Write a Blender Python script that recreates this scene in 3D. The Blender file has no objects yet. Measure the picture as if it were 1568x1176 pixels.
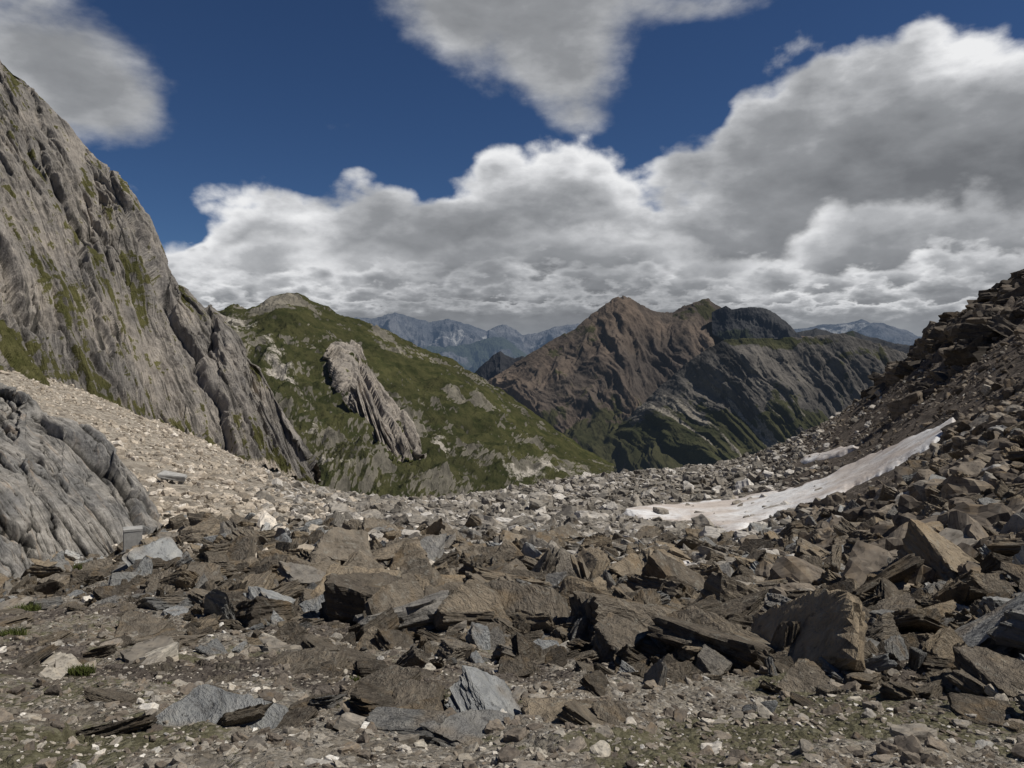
import bpy, math, numpy as np, time
T0=time.time()
sc=bpy.context.scene
F=1132.0; PITCH=math.atan(48/1132.0); CP,SP=math.cos(PITCH),math.sin(PITCH); CZ=1.65
rng=np.random.RandomState(7)
# ---------------------------------------------------------------- noise
PERM=rng.permutation(1024); _a=rng.rand(1024)*2*np.pi; GX=np.cos(_a); GY=np.sin(_a)
RT1,RT2,RT3,RT4,RT5=[rng.rand(1024) for _ in range(5)]
def gn(x,y,s=0):
    xi=np.floor(x).astype(np.int64); yi=np.floor(y).astype(np.int64)
    fx=x-xi; fy=y-yi
    ux=fx*fx*fx*(fx*(fx*6-15)+10); uy=fy*fy*fy*(fy*(fy*6-15)+10)
    a0=PERM[(xi+s*131)&1023]; a1=PERM[(xi+1+s*131)&1023]
    h=PERM[(a0+yi)&1023]; n00=GX[h]*fx+GY[h]*fy
    h=PERM[(a1+yi)&1023]; n10=GX[h]*(fx-1)+GY[h]*fy
    h=PERM[(a0+yi+1)&1023]; n01=GX[h]*fx+GY[h]*(fy-1)
    h=PERM[(a1+yi+1)&1023]; n11=GX[h]*(fx-1)+GY[h]*(fy-1)
    a=n00+(n10-n00)*ux; b=n01+(n11-n01)*ux
    return (a+(b-a)*uy)*1.4
def fbm(x,y,o=5,g=0.5,s=0):
    r=0;amp=1;f=1
    for i in range(o):
        r=r+amp*gn(x*f+17.3*i,y*f-9.1*i,s+i); amp*=g; f*=2.03
    return r
def ridged(x,y,o=4,g=0.5,s=0):
    r=0;amp=1;f=1;t=0
    for i in range(o):
        n=1-np.abs(gn(x*f+5.3*i,y*f+3.1*i,s+i))*2.2; r=r+amp*n; t+=amp; amp*=g; f*=2.07
    return r/t-0.5
def cell(x,y,s=0,slope=1.0,step=1.0):
    """faceted blocks: a tilted plane per cell, with a narrow crack between cells"""
    xi=np.floor(x).astype(np.int64); yi=np.floor(y).astype(np.int64)
    f1=np.full(x.shape,9.0); f2=np.full(x.shape,9.0); val=np.zeros(x.shape)
    for i in (-1,0,1):
        for j in (-1,0,1):
            h=PERM[(PERM[(xi+i+s*131)&1023]+yi+j)&1023]
            dx=x-(xi+i+RT1[h]); dy=y-(yi+j+RT2[h]); d=dx*dx+dy*dy
            c=(RT3[h]-0.5)*step+((RT4[h]-0.5)*dx+(RT5[h]-0.5)*dy)*slope
            m=d<f1
            f2=np.where(m,f1,np.minimum(f2,d)); val=np.where(m,c,val); f1=np.where(m,d,f1)
    e=np.sqrt(f2)-np.sqrt(f1)
    return val-0.35*np.clip(1-e/0.09,0,1)
def sstep(a,b,x):
    t=np.clip((x-a)/(b-a),0,1); return t*t*(3-2*t)
def gsm(A,sig,axis=0):
    if sig<=0: return A
    r=int(sig*3)+1; k=np.exp(-0.5*(np.arange(-r,r+1)/sig)**2); k/=k.sum()
    pw=[(0,0)]*A.ndim; pw[axis]=(r,r)
    P=np.pad(A,pw,mode='edge'); out=np.zeros_like(A)
    for i,w in enumerate(k):
        sl=[slice(None)]*A.ndim; sl[axis]=slice(i,i+A.shape[axis]); out+=w*P[tuple(sl)]
    return out
def pos(u,v,d):
    a=(u-784)/F; b=(588-v)/F
    y=CP+SP*b; z=-SP+CP*b
    return a/y*d, d+0*u, z/y*d+CZ
def grid_mesh(name,X,Y,Z,attrs,mat,smooth=True):
    nr,nc=X.shape
    me=bpy.data.meshes.new(name)
    me.vertices.add(nr*nc)
    me.vertices.foreach_set('co',np.stack([X,Y,Z],-1).astype(np.float32).ravel())
    i=np.arange(nr*nc).reshape(nr,nc)
    q=np.stack([i[:-1,:-1],i[:-1,1:],i[1:,1:],i[1:,:-1]],-1).reshape(-1,4)
    n=len(q)
    me.loops.add(n*4); me.polygons.add(n)
    me.loops.foreach_set('vertex_index',q.ravel().astype(np.int32))
    me.polygons.foreach_set('loop_start',(np.arange(n)*4).astype(np.int32))
    me.update(calc_edges=True)
    me.polygons.foreach_set('use_smooth',np.full(n,smooth))
    for k,A in attrs.items():
        if isinstance(A,tuple):
            at=me.attributes.new(k,'FLOAT_VECTOR','POINT')
            at.data.foreach_set('vector',np.stack(A,-1).astype(np.float32).ravel())
        else:
            at=me.attributes.new(k,'FLOAT','POINT')
            at.data.foreach_set('value',np.broadcast_to(A,X.shape).astype(np.float32).ravel())
    me.materials.append(mat)
    ob=bpy.data.objects.new(name,me); sc.collection.objects.link(ob)
    return ob
def gridnormals(X,Y,Z):
    P=np.stack([X,Y,Z],-1)
    du=np.gradient(P,axis=1); dr=np.gradient(P,axis=0)
    n=np.cross(du,dr); n/=np.linalg.norm(n,axis=-1,keepdims=True)+1e-9
    return n
def blob(U,V,u,v,ru,rv,rot=0):
    c,s=math.cos(math.radians(rot)),math.sin(math.radians(rot))
    a=(U-u)*c+(V-v)*s; b=-(U-u)*s+(V-v)*c
    return np.exp(-((a/ru)**2+(b/rv)**2))
def loft(name,lines,u0,u1,nu,rows,mat,disp,masks,smooth=4,dref=1000,back=(1.12,60)):
    us=np.linspace(u0,u1,nu)
    V=[];L=[]
    for ln in lines:
        p=np.array(ln,float); V.append(np.interp(us,p[:,0],p[:,1])); L.append(np.interp(us,p[:,0],np.log(p[:,2])))
    V=np.array(V);L=np.array(L)
    rv=[];rl=[]
    for k in range(len(lines)-1):
        t=np.linspace(0,1,rows[k],endpoint=(k==len(lines)-2))[:,None]
        rv.append(V[k]*(1-t)+V[k+1]*t); rl.append(L[k]*(1-t)+L[k+1]*t)
    rv=np.concatenate(rv); rl=np.concatenate(rl)
    n=len(rv); w=np.clip((n-1-np.arange(n))/(smooth*3+1e-6),0,1)[:,None]
    rv=gsm(rv,smooth)*w+rv*(1-w); rl=gsm(rl,smooth)*w+rl*(1-w)
    t=np.linspace(0,1,14)[1:,None]
    rv=np.concatenate([rv,rv[-1]+back[1]*t]); rl=np.concatenate([rl,rl[-1]+math.log(back[0])*t])
    U=np.broadcast_to(us,rv.shape)
    X,Y,Z=pos(U,rv,np.exp(rl))
    N=gridnormals(X,Y,Z)
    A=(U-784)/F*dref
    seg=np.sqrt(np.diff(X,axis=0)**2+np.diff(Y,axis=0)**2+np.diff(Z,axis=0)**2)
    B=np.concatenate([np.zeros((1,nu)),np.cumsum(seg,0)],0)
    B=B[n-1:n]-B
    T=np.clip(np.arange(len(rv))/(n-1),0,1)[:,None]+0*X
    D=disp(A,B,T,U,rv)
    X=X+N[...,0]*D; Y=Y+N[...,1]*D; Z=Z+N[...,2]*D
    N2=gridnormals(X,Y,Z)
    at=masks(A,B,T,U,rv,N2[...,2],D)
    at['pc']=(A,B,Z)
    return grid_mesh(name,X,Y,Z,at,mat)
# ---------------------------------------------------------------- node helpers
class NB:
    def __init__(s,nt): s.nt=nt
    def n(s,t,**k):
        nd=s.nt.nodes.new(t)
        for a,b in k.items(): setattr(nd,a,b)
        return nd
    def put(s,sock,v):
        if v is None: return
        if isinstance(v,bpy.types.NodeSocket): s.nt.links.new(v,sock)
        else: sock.default_value=v
    def m(s,op,a,b=None,c=None,clamp=False):
        nd=s.n('ShaderNodeMath',operation=op,use_clamp=clamp)
        s.put(nd.inputs[0],a); s.put(nd.inputs[1],b); s.put(nd.inputs[2],c)
        return nd.outputs[0]
    def vm(s,op,a,b=None,out=0):
        nd=s.n('ShaderNodeVectorMath',operation=op)
        s.put(nd.inputs[0],a)
        if op=='SCALE': s.put(nd.inputs[3],b)
        else: s.put(nd.inputs[1],b)
        return nd.outputs[out]
    def comb(s,x,y,z):
        nd=s.n('ShaderNodeCombineXYZ'); s.put(nd.inputs[0],x);s.put(nd.inputs[1],y);s.put(nd.inputs[2],z); return nd.outputs[0]
    def sep(s,v):
        nd=s.n('ShaderNodeSeparateXYZ'); s.put(nd.inputs[0],v); return nd.outputs
    def noise(s,v,scale,detail=6,rough=0.55,dist=0.0,col=False):
        nd=s.n('ShaderNodeTexNoise'); s.put(nd.inputs['Vector'],v)
        nd.inputs['Scale'].default_value=scale; nd.inputs['Detail'].default_value=detail
        nd.inputs['Roughness'].default_value=rough; nd.inputs['Distortion'].default_value=dist
        return nd.outputs['Color' if col else 'Fac']
    def voro(s,v,scale,feature='F1',detail=0,rand=1.0,out='Distance'):
        nd=s.n('ShaderNodeTexVoronoi',feature=feature); s.put(nd.inputs['Vector'],v)
        nd.inputs['Scale'].default_value=scale
        if 'Detail' in nd.inputs: nd.inputs['Detail'].default_value=detail
        nd.inputs['Randomness'].default_value=rand
        return nd.outputs[out]
    def mr(s,v,a,b,c=0.0,d=1.0,st='SMOOTHSTEP'):
        nd=s.n('ShaderNodeMapRange',interpolation_type=st)
        s.put(nd.inputs[0],v)
        for i,q in enumerate((a,b,c,d)): s.put(nd.inputs[i+1],q)
        return nd.outputs[0]
    def mix(s,f,a,b,mode='MIX'):
        nd=s.n('ShaderNodeMix',data_type='RGBA',blend_type=mode)
        s.put(nd.inputs[0],f)
        for i,q in ((6,a),(7,b)):
            if isinstance(q,tuple) and len(q)==3: q=q+(1,)
            s.put(nd.inputs[i],q)
        return nd.outputs[2]
    def ramp(s,f,stops,interp='LINEAR'):
        nd=s.n('ShaderNodeValToRGB'); cr=nd.color_ramp; cr.interpolation=interp
        while len(cr.elements)<len(stops): cr.elements.new(0.5)
        for e,(p,c) in zip(cr.elements,stops): e.position=p; e.color=tuple(c)+(1,)
        s.put(nd.inputs[0],f); return nd.outputs[0]
    def attr(s,name,out='Fac'):
        nd=s.n('ShaderNodeAttribute'); nd.attribute_name=name; return nd.outputs[out]
    def bump(s,h,dist,strength=1.0,nrm=None):
        nd=s.n('ShaderNodeBump'); nd.inputs['Distance'].default_value=dist; nd.inputs['Strength'].default_value=strength
        s.put(nd.inputs['Height'],h)
        if nrm is not None: s.put(nd.inputs['Normal'],nrm)
        return nd.outputs[0]
def newmat(name):
    m=bpy.data.materials.new(name); m.use_nodes=True; nt=m.node_tree; nt.nodes.clear(); return m,NB(nt)
def finish(b,col,nrm=None,rough=0.95,spec=0.15,haze_glow=None):
    o=b.n('ShaderNodeOutputMaterial')
    if rough>0.9:
        p=b.n('ShaderNodeBsdfDiffuse'); b.put(p.inputs['Color'],col)
    else:
        p=b.n('ShaderNodeBsdfPrincipled'); b.put(p.inputs['Base Color'],col)
        b.put(p.inputs['Roughness'],rough); p.inputs['Specular IOR Level'].default_value=spec
    if nrm is not None: b.put(p.inputs['Normal'],nrm)
    if haze_glow:
        e=b.n('ShaderNodeEmission'); e.inputs[0].default_value=haze_glow[1]+(1,); e.inputs[1].default_value=1  # aerial haze painted in: even bluish emission mixed over the surface
        mx=b.n('ShaderNodeMixShader'); mx.inputs[0].default_value=haze_glow[0]
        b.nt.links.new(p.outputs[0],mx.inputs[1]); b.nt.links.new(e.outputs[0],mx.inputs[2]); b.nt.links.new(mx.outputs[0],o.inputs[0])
    else: b.nt.links.new(p.outputs[0],o.inputs[0])
def terrain_mat(name,rockA,rockB,crack,grassA,grassB,pale,S,streak=(1,0.15),bumpd=1.0,haze_glow=None,tilt=0.0,gk=0.9,crk=0.8):
    m,b=newmat(name); m.cycles.emission_sampling='NONE'
    P=b.n('ShaderNodeNewGeometry').outputs['Position']
    pc=b.sep(b.attr('pc','Vector'))
    tx=b.m('ADD',pc[0],b.m('MULTIPLY',pc[1],tilt))
    sv=b.comb(b.m('MULTIPLY',tx,streak[0]),b.m('MULTIPLY',pc[1],streak[1]),0.0)
    n1=b.noise(P,1.0/S,3,0.6)
    n2=b.noise(P,5.0/S,7,0.7)
    st=b.noise(sv,6.0/S,6,0.7,0.3)
    rock=b.mix(b.mr(n1,0.35,0.65),rockA,rockB)
    rock=b.mix(b.mr(st,0.5,0.36,0.0,crk),rock,crack)
    rock=b.mix(b.mr(st,0.56,0.7,0.0,0.5),rock,b.mix(1.0,rock,(1.5,1.48,1.42),'MULTIPLY'))
    rock=b.mix(1.0,rock,b.ramp(n2,[(0.25,(0.4,0.4,0.4)),(0.5,(1,1,1)),(0.75,(1.5,1.48,1.44))]),'MULTIPLY')
    g=b.m('ADD',b.attr('grass'),b.m('MULTIPLY',b.m('ADD',b.m('ADD',n2,st),-1.0),gk))
    gm=b.mr(g,0.44,0.56)
    gr=b.mix(b.mr(n2,0.35,0.65),grassA,grassB)
    gr=b.mix(1.0,gr,b.ramp(n1,[(0.3,(0.7,0.7,0.7)),(0.7,(1.25,1.22,1.15))]),'MULTIPLY')
    col=b.mix(gm,rock,gr)
    pm=b.mr(b.m('ADD',b.attr('pale'),b.m('MULTIPLY',b.m('ADD',b.m('ADD',n2,st),-1.0),1.3)),0.42,0.6)
    vor=b.voro(P,60.0/S,out='Color')
    pl=b.mix(1.0,pale,b.ramp(vor,[(0.0,(0.45,0.45,0.45)),(0.6,(1,1,1)),(1.0,(1.3,1.3,1.3))]),'MULTIPLY')
    col=b.mix(pm,col,pl)
    h=b.m('ADD',b.m('MULTIPLY',n2,0.8),b.m('MULTIPLY',st,1.0))
    nr=b.bump(h,bumpd)
    finish(b,col,nr,haze_glow=haze_glow)
    return m
# ---------------------------------------------------------------- materials
m_ground,b=newmat('gravel_ground')
P=b.n('ShaderNodeNewGeometry').outputs['Position']
na=b.noise(P,0.35,3,0.6); nb_=b.noise(P,2.2,5,0.65); nc=b.noise(P,14,6,0.72)
dirt=b.mix(b.mr(nb_,0.35,0.65),(0.16,0.137,0.108),(0.28,0.25,0.205))
dirt=b.mix(b.mr(na,0.5,0.68,0,0.7),dirt,(0.26,0.195,0.13))
vo=b.voro(P,26,out='Color'); vd=b.voro(P,26)
peb=b.ramp(vo,[(0,(0.12,0.11,0.098)),(0.45,(0.245,0.223,0.19)),(0.8,(0.39,0.36,0.31)),(1,(0.62,0.59,0.53))])
col=b.mix(b.mr(nc,0.44,0.56),dirt,peb)
moss=b.mr(b.m('ADD',b.attr('grass'),b.m('MULTIPLY',b.m('ADD',b.m('ADD',nb_,nc),-1.0),1.6)),0.45,0.65)
col=b.mix(b.m('MULTIPLY',moss,0.75),col,b.mix(b.mr(nc,0.35,0.65),(0.06,0.06,0.027),(0.14,0.132,0.068)))
v2=b.voro(P,1.3,out='Color')
sc_=b.ramp(v2,[(0,(0.22,0.192,0.158)),(0.5,(0.4,0.353,0.29)),(1,(0.58,0.525,0.44))])
sc_=b.mix(b.mr(nc,0.35,0.65),b.mix(1.0,sc_,(0.5,0.5,0.5),'MULTIPLY'),sc_)
col=b.mix(b.mr(b.m('ADD',b.attr('pale'),b.m('MULTIPLY',b.m('ADD',nb_,-0.5),0.8)),0.35,0.65),col,sc_)
v3=b.voro(P,2.6,out='Color')
br=b.ramp(v3,[(0,(0.085,0.073,0.063)),(0.6,(0.165,0.142,0.122)),(1,(0.26,0.226,0.195))])
col=b.mix(b.mr(b.m('ADD',b.attr('brown'),b.m('MULTIPLY',b.m('ADD',nb_,-0.5),0.8)),0.35,0.65),col,b.mix(b.mr(nc,0.35,0.65),(0.08,0.068,0.058),br))
h=b.m('ADD',b.m('MULTIPLY',nc,0.07),b.m('MULTIPLY',vd,-0.04))
h=b.m('ADD',h,b.m('MULTIPLY',nb_,0.12))
finish(b,col,b.bump(h,1.0,0.9))

def boulder_mat(name,stops,lichen=0.25,S=1.0,cheap=False,och=0.45,ochc=(0.26,0.185,0.105)):
    m,b=newmat(name)
    tc=b.n('ShaderNodeTexCoord').outputs['Object']
    rnd=b.n('ShaderNodeObjectInfo').outputs['Random']
    v=b.vm('ADD',tc,b.comb(b.m('MULTIPLY',rnd,57.0),b.m('MULTIPLY',rnd,31.0),0.0))
    s3=b.sep(v)
    lay=b.noise(b.comb(s3[0],s3[1],b.m('MULTIPLY',s3[2],8.0)),2.6*S,3 if cheap else 6,0.68,0.4)
    n1=b.noise(v,1.6*S,2,0.6); n2=b.noise(v,9*S,3 if cheap else 5,0.7)
    base=b.ramp(rnd,stops)
    col=b.mix(1.0,base,b.ramp(lay,[(0.28,(0.38,0.365,0.35)),(0.45,(0.9,0.9,0.9)),(0.72,(1.4,1.36,1.28))]),'MULTIPLY')
    if och>0: col=b.mix(b.mr(n1,0.52,0.72,0.0,och),col,ochc)
    col=b.mix(b.mr(n2,0.54,0.66,0.0,lichen),col,(0.34,0.335,0.29))
    col=b.mix(b.mr(n2,0.43,0.33,0.0,0.55),col,(0.042,0.039,0.036))
    if cheap: finish(b,col)
    else:
        h=b.m('ADD',b.m('MULTIPLY',lay,0.2),b.m('MULTIPLY',n2,0.07))
        finish(b,col,b.bump(h,1.0,0.85))
    return m
ST_B=[(0,(0.11,0.095,0.078)),(0.28,(0.165,0.143,0.116)),(0.58,(0.22,0.19,0.152)),(0.76,(0.27,0.222,0.162)),(0.82,(0.215,0.205,0.19)),(0.93,(0.26,0.265,0.262)),(0.985,(0.36,0.37,0.37)),(1.0,(0.66,0.66,0.64))]
m_brown=boulder_mat('schist_rock',ST_B,0.32)
m_brown_f=boulder_mat('schist_rock_small',[(0,(0.09,0.077,0.066)),(0.4,(0.15,0.129,0.108)),(0.75,(0.215,0.184,0.15)),(0.95,(0.28,0.26,0.23)),(1,(0.52,0.51,0.48))],0.15,cheap=True,och=0.35)
m_crag=boulder_mat('dark_crag_rock',[(0,(0.05,0.045,0.04)),(0.6,(0.1,0.088,0.076)),(1,(0.16,0.138,0.115))],0.1,cheap=True,och=0.15)
m_pale=boulder_mat('limestone_rock',[(0,(0.24,0.208,0.17)),(0.35,(0.38,0.335,0.275)),(0.75,(0.52,0.458,0.38)),(1.0,(0.68,0.63,0.56))],0.1,cheap=True,och=0.3,ochc=(0.4,0.305,0.21))
m_peb=boulder_mat('pebble_rock',[(0,(0.16,0.145,0.125)),(0.4,(0.27,0.245,0.21)),(0.8,(0.4,0.37,0.315)),(0.93,(0.54,0.5,0.44)),(1.0,(0.74,0.72,0.67))],0.1,cheap=True,och=0.3)
m_mixed=boulder_mat('mixed_rock',[(0,(0.13,0.12,0.107)),(0.35,(0.215,0.198,0.174)),(0.75,(0.31,0.287,0.255)),(1.0,(0.56,0.535,0.5))],0.2,cheap=True,och=0.2)
m_slab,b=newmat('grey_slab_rock')
P=b.n('ShaderNodeNewGeometry').outputs['Position']; pc=b.sep(b.attr('pc','Vector'))
tx=b.m('SUBTRACT',pc[0],b.m('MULTIPLY',pc[1],0.7))
sv=b.comb(b.m('MULTIPLY',tx,1.0),b.m('MULTIPLY',pc[1],0.25),0.0)
st=b.noise(sv,1.5,8,0.7,0.5); n1=b.noise(P,0.3,3,0.6); n2=b.noise(P,2.2,7,0.72)
col=b.mix(b.mr(n1,0.38,0.62),(0.22,0.214,0.203),(0.36,0.337,0.302))
col=b.mix(b.mr(st,0.54,0.68,0,0.7),col,(0.35,0.28,0.21))
col=b.mix(b.mr(st,0.47,0.36,0,0.8),col,(0.1,0.097,0.092))
col=b.mix(1.0,col,b.ramp(n2,[(0.3,(0.5,0.5,0.5)),(0.7,(1.45,1.45,1.45))]),'MULTIPLY')
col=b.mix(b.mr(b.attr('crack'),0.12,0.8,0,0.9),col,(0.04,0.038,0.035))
h=b.m('ADD',b.m('MULTIPLY',st,0.26),b.m('MULTIPLY',n2,0.18))
finish(b,col,b.bump(h,1.0))

m_cliff=terrain_mat('cliff_rock',(0.235,0.22,0.202),(0.335,0.303,0.266),(0.07,0.066,0.06),(0.06,0.063,0.026),(0.118,0.114,0.053),(0.48,0.42,0.345),26.0,(1.0,0.13),2.2,tilt=-0.45,gk=1.8,crk=0.95)
m_rib=terrain_mat('rib_rock',(0.25,0.228,0.203),(0.33,0.295,0.255),(0.1,0.092,0.083),(0.04,0.05,0.018),(0.08,0.085,0.035),(0.4,0.37,0.33),26.0,(1.0,0.16),1.8,tilt=-0.4)
m_hill=terrain_mat('alpine_meadow',(0.14,0.129,0.104),(0.215,0.197,0.16),(0.055,0.052,0.037),(0.032,0.037,0.014),(0.07,0.069,0.03),(0.38,0.35,0.3),70.0,(1.0,0.35),3.2,tilt=-0.5,haze_glow=(0.03,(0.1,0.14,0.2)),gk=1.25)
m_mass=terrain_mat('massif_rock',(0.08,0.067,0.057),(0.14,0.108,0.083),(0.04,0.035,0.031),(0.034,0.036,0.018),(0.062,0.06,0.032),(0.2,0.175,0.14),420.0,(1.0,0.14),16.0,haze_glow=(0.07,(0.12,0.16,0.22)),tilt=-0.3,crk=0.6,gk=1.3)  # rock colours kept dark in place of cloud shadow on the massif
m_spur=terrain_mat('spur_rock',(0.085,0.08,0.074),(0.14,0.128,0.113),(0.04,0.038,0.036),(0.036,0.04,0.02),(0.064,0.064,0.034),(0.24,0.217,0.18),300.0,(1.0,0.1),14.0,haze_glow=(0.06,(0.12,0.16,0.22)),tilt=-0.4,crk=0.7,gk=1.3)
m_dist=terrain_mat('hazy_distant_rock',(0.1,0.107,0.12),(0.18,0.18,0.186),(0.06,0.066,0.078),(0.045,0.056,0.05),(0.065,0.078,0.06),(0.36,0.36,0.355),1200.0,(1.0,0.3),90.0,haze_glow=(0.38,(0.12,0.175,0.265)))  # atmospheric blue put into the rock colours, on top of the haze emission
m_dist2=terrain_mat('distant_dark_rock_cloud_shade',(0.035,0.035,0.037),(0.055,0.055,0.055),(0.022,0.023,0.026),(0.022,0.027,0.018),(0.033,0.038,0.025),(0.2,0.2,0.2),700.0,(1.0,0.3),40.0,haze_glow=(0.1,(0.09,0.13,0.2)))  # dark ridges, and the painted cloud shade on the massif shoulder

# ---------------------------------------------------------------- near ground
DS=np.array([1.2,2.0,2.85,5,10,18,28,42,62,90,125,165,230,320])
TAB={-600:[2000,1400,1120,960,840,760,690,640,580,520,470,430,380,340],
-300:[2050,1430,1150,1000,900,840,790,740,680,620,570,530,480,440],
0:[2096,1474,1190,1040,955,915,880,800,715,640,595,560,520,490],
250:[2096,1474,1190,1050,940,870,822,785,745,705,675,655,640,630],
500:[2096,1474,1190,1055,945,885,842,806,785,770,760,758,770,810],
660:[2096,1474,1190,1058,948,888,847,813,793,780,772,770,790,850],
784:[2096,1474,1190,1060,950,890,850,814,788,766,752,748,778,850],
950:[2096,1474,1190,1062,955,898,858,822,785,752,730,722,755,840],
1130:[2096,1474,1190,1064,960,903,868,832,792,750,720,710,745,820],
1300:[2096,1474,1190,1060,955,888,832,780,730,675,628,640,700,780],
1450:[2090,1470,1185,1055,930,840,770,700,620,545,507,540,620,700],
1568:[2090,1470,1180,1050,910,800,710,625,530,455,425,470,560,650],
1900:[2080,1460,1170,1010,850,700,580,470,370,300,290,330,420,520],
2200:[2070,1450,1160,980,800,640,500,400,300,230,220,260,350,450]}
GU=np.concatenate([np.linspace(-600,-60,90,endpoint=False),np.linspace(-60,1630,860,endpoint=False),np.linspace(1630,2200,90)])
GL=np.linspace(math.log(1.2),math.log(320),1000)
ku=sorted(TAB); tv=np.array([TAB[k] for k in ku],float)
uu=np.linspace(-600,2200,281)
E=np.array([np.interp(GL,np.log(DS),row) for row in (tv-540)]).T
Eu=np.array([np.interp(uu,ku,E[j]) for j in range(len(GL))])
Eu=gsm(Eu,5,1)
dd=np.exp(GL)[:,None]; Eu=gsm(Eu*dd,14,0)/dd
def smooth_v(u,l):
    j=np.clip((l-GL[0])/(GL[1]-GL[0]),0,len(GL)-1.001); i=np.clip((u+600)/10.0,0,len(uu)-1.001)
    j0=j.astype(int); i0=i.astype(int); fj=j-j0; fi=i-i0
    return 540+(Eu[j0,i0]*(1-fj)*(1-fi)+Eu[j0+1,i0]*fj*(1-fi)+Eu[j0,i0+1]*(1-fj)*fi+Eu[j0+1,i0+1]*fj*fi)
SNOW=[([(950,783),(1000,774),(1060,768),(1100,764),(1140,757),(1200,750),(1270,727),(1330,696),(1400,665),(1468,638)],
 [(950,787),(975,794),(1000,797),(1070,799),(1095,811),(1130,826),(1152,802),(1200,787),(1260,774),(1300,750),(1370,717),(1430,684),(1468,644)]),
 ([(1222,705),(1250,694),(1285,686),(1316,683)],[(1222,709),(1260,705),(1290,697),(1316,687)]),
 ([(960,871),(990,866),(1030,860),(1064,860)],[(960,876),(1000,880),(1040,876),(1064,864)])]
def in_snow(u,v,pad=7,top_pad=1):
    r=np.zeros(u.shape,bool)
    for t,bm in SNOW:
        t=np.array(t,float);bm=np.array(bm,float)
        r|=(u>t[0,0]-5)&(u<t[-1,0]+3)&(v>np.interp(u,t[:,0],t[:,1])-top_pad)&(v<np.interp(u,bm[:,0],bm[:,1])+pad)
    return r
U,Lg=np.meshgrid(GU,GL); Vg=smooth_v(U,Lg)
GXX,GYY,GZ=pos(U,Vg,np.exp(Lg)); GZ0=GZ.copy()
dist=GYY
amp=sstep(2,25,dist)
NZ=fbm(GXX/6,GYY/6,4,0.5,1)*0.35*sstep(4,30,dist)+fbm(GXX/1.3,GYY/1.3,4,0.5,5)*(0.09+0.06*amp)+fbm(GXX/0.22,GYY/0.22,3,0.55,9)*0.022
NZ+=fbm(GXX/22,GYY/22,3,0.5,21)*0.5*sstep(45,90,dist)
cr=sstep(1330,1480,U)*sstep(66,95,dist)
NZ+=cr*(np.abs(fbm(GXX/5,GYY/5,4,0.6,30))*2.2)
wv=fbm(GXX/1.5,GYY/1.5,2,0.5,140)*0.4
bed=sstep(0.0,0.25,fbm(GXX/2.6,GYY/2.6,3,0.5,36))
NZ+=cell(GXX/0.9+wv,GYY/0.45+GXX/1.6+wv,35,0.7,0.5)*0.1*bed*sstep(2.6,4,dist)*sstep(25,14,dist)
SM=in_snow(U,Vg,3,2).astype(float); SM=gsm(gsm(SM,2.5,0),2.5,1)
GZ=GZ0+NZ*(1-SM*0.92)
grass=0.5*sstep(10,5,dist)*sstep(-0.1,0.25,fbm(GXX/1.7,GYY/1.7,3,0.5,41))+0.3*sstep(14,8,dist)*sstep(500,100,U)+0.2*sstep(12,7,dist)+0.7*sstep(120,150,dist)*blob(U,0*U,660,0,90,1)
pale=np.clip(sstep(560,300,U)*sstep(32,42,dist)+0.6*sstep(60,110,dist)*sstep(1250,1100,U)+0.35*sstep(1000,800,U)*sstep(40,60,dist),0,1)
brown=sstep(1120,1250,U)*sstep(14,24,dist)+0.45*sstep(8,13,dist)*sstep(300,500,U)+0.6*bed*sstep(3,4.5,dist)*sstep(25,14,dist)
ground=grid_mesh('rocky_ground',GXX,GYY,GZ,{'grass':grass,'pale':pale,'brown':np.clip(brown,0,1)},m_ground)
def gz(u,l,base=GZ):
    i=np.interp(u,GU,np.arange(len(GU))); j=np.clip((l-GL[0])/(GL[1]-GL[0]),0,len(GL)-1.001)
    i=np.clip(i,0,len(GU)-1.001); i0=i.astype(int); j0=j.astype(int); fi=i-i0; fj=j-j0
    return base[j0,i0]*(1-fi)*(1-fj)+base[j0,i0+1]*fi*(1-fj)+base[j0+1,i0]*(1-fi)*fj+base[j0+1,i0+1]*fi*fj
yy,xx=np.meshgrid(np.linspace(-60,1.35,70),np.linspace(-60,60,120),indexing='ij')
grid_mesh('pass_ground',xx,yy,-0.03+fbm(xx/6,yy/6,3)*0.15*sstep(0,-6,yy),{'grass':0.3+0*xx,'pale':0*xx,'brown':0*xx},m_ground)
print('ground',time.time()-T0)
# ---------------------------------------------------------------- snow
m_snow,b=newmat('old_snow')
P=b.n('ShaderNodeNewGeometry').outputs['Position']
n1=b.noise(P,0.12,5,0.6); n2=b.noise(P,1.6,7,0.7); n3=b.noise(P,8,4,0.7)
col=b.mix(b.mr(n1,0.42,0.6),(0.7,0.695,0.685),(0.52,0.465,0.42))
col=b.mix(b.mr(n2,0.48,0.68,0,0.6),col,(0.38,0.325,0.28))
col=b.mix(b.mr(n3,0.6,0.7,0,0.75),col,(0.18,0.15,0.125))
finish(b,col,b.bump(b.m('ADD',n2,b.m('MULTIPLY',n3,0.2)),0.1),0.95)
def inv_d(u,v):
    out=np.zeros(len(u))
    for i in range(len(u)):
        col=smooth_v(np.full(len(GL),u[i]),GL)
        j=max(1,int(np.argmax(col<=v[i])))
        f=(col[j-1]-v[i])/(col[j-1]-col[j]+1e-9)
        out[i]=GL[j-1]+(GL[j]-GL[j-1])*np.clip(f,0,1)
    return out
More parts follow.
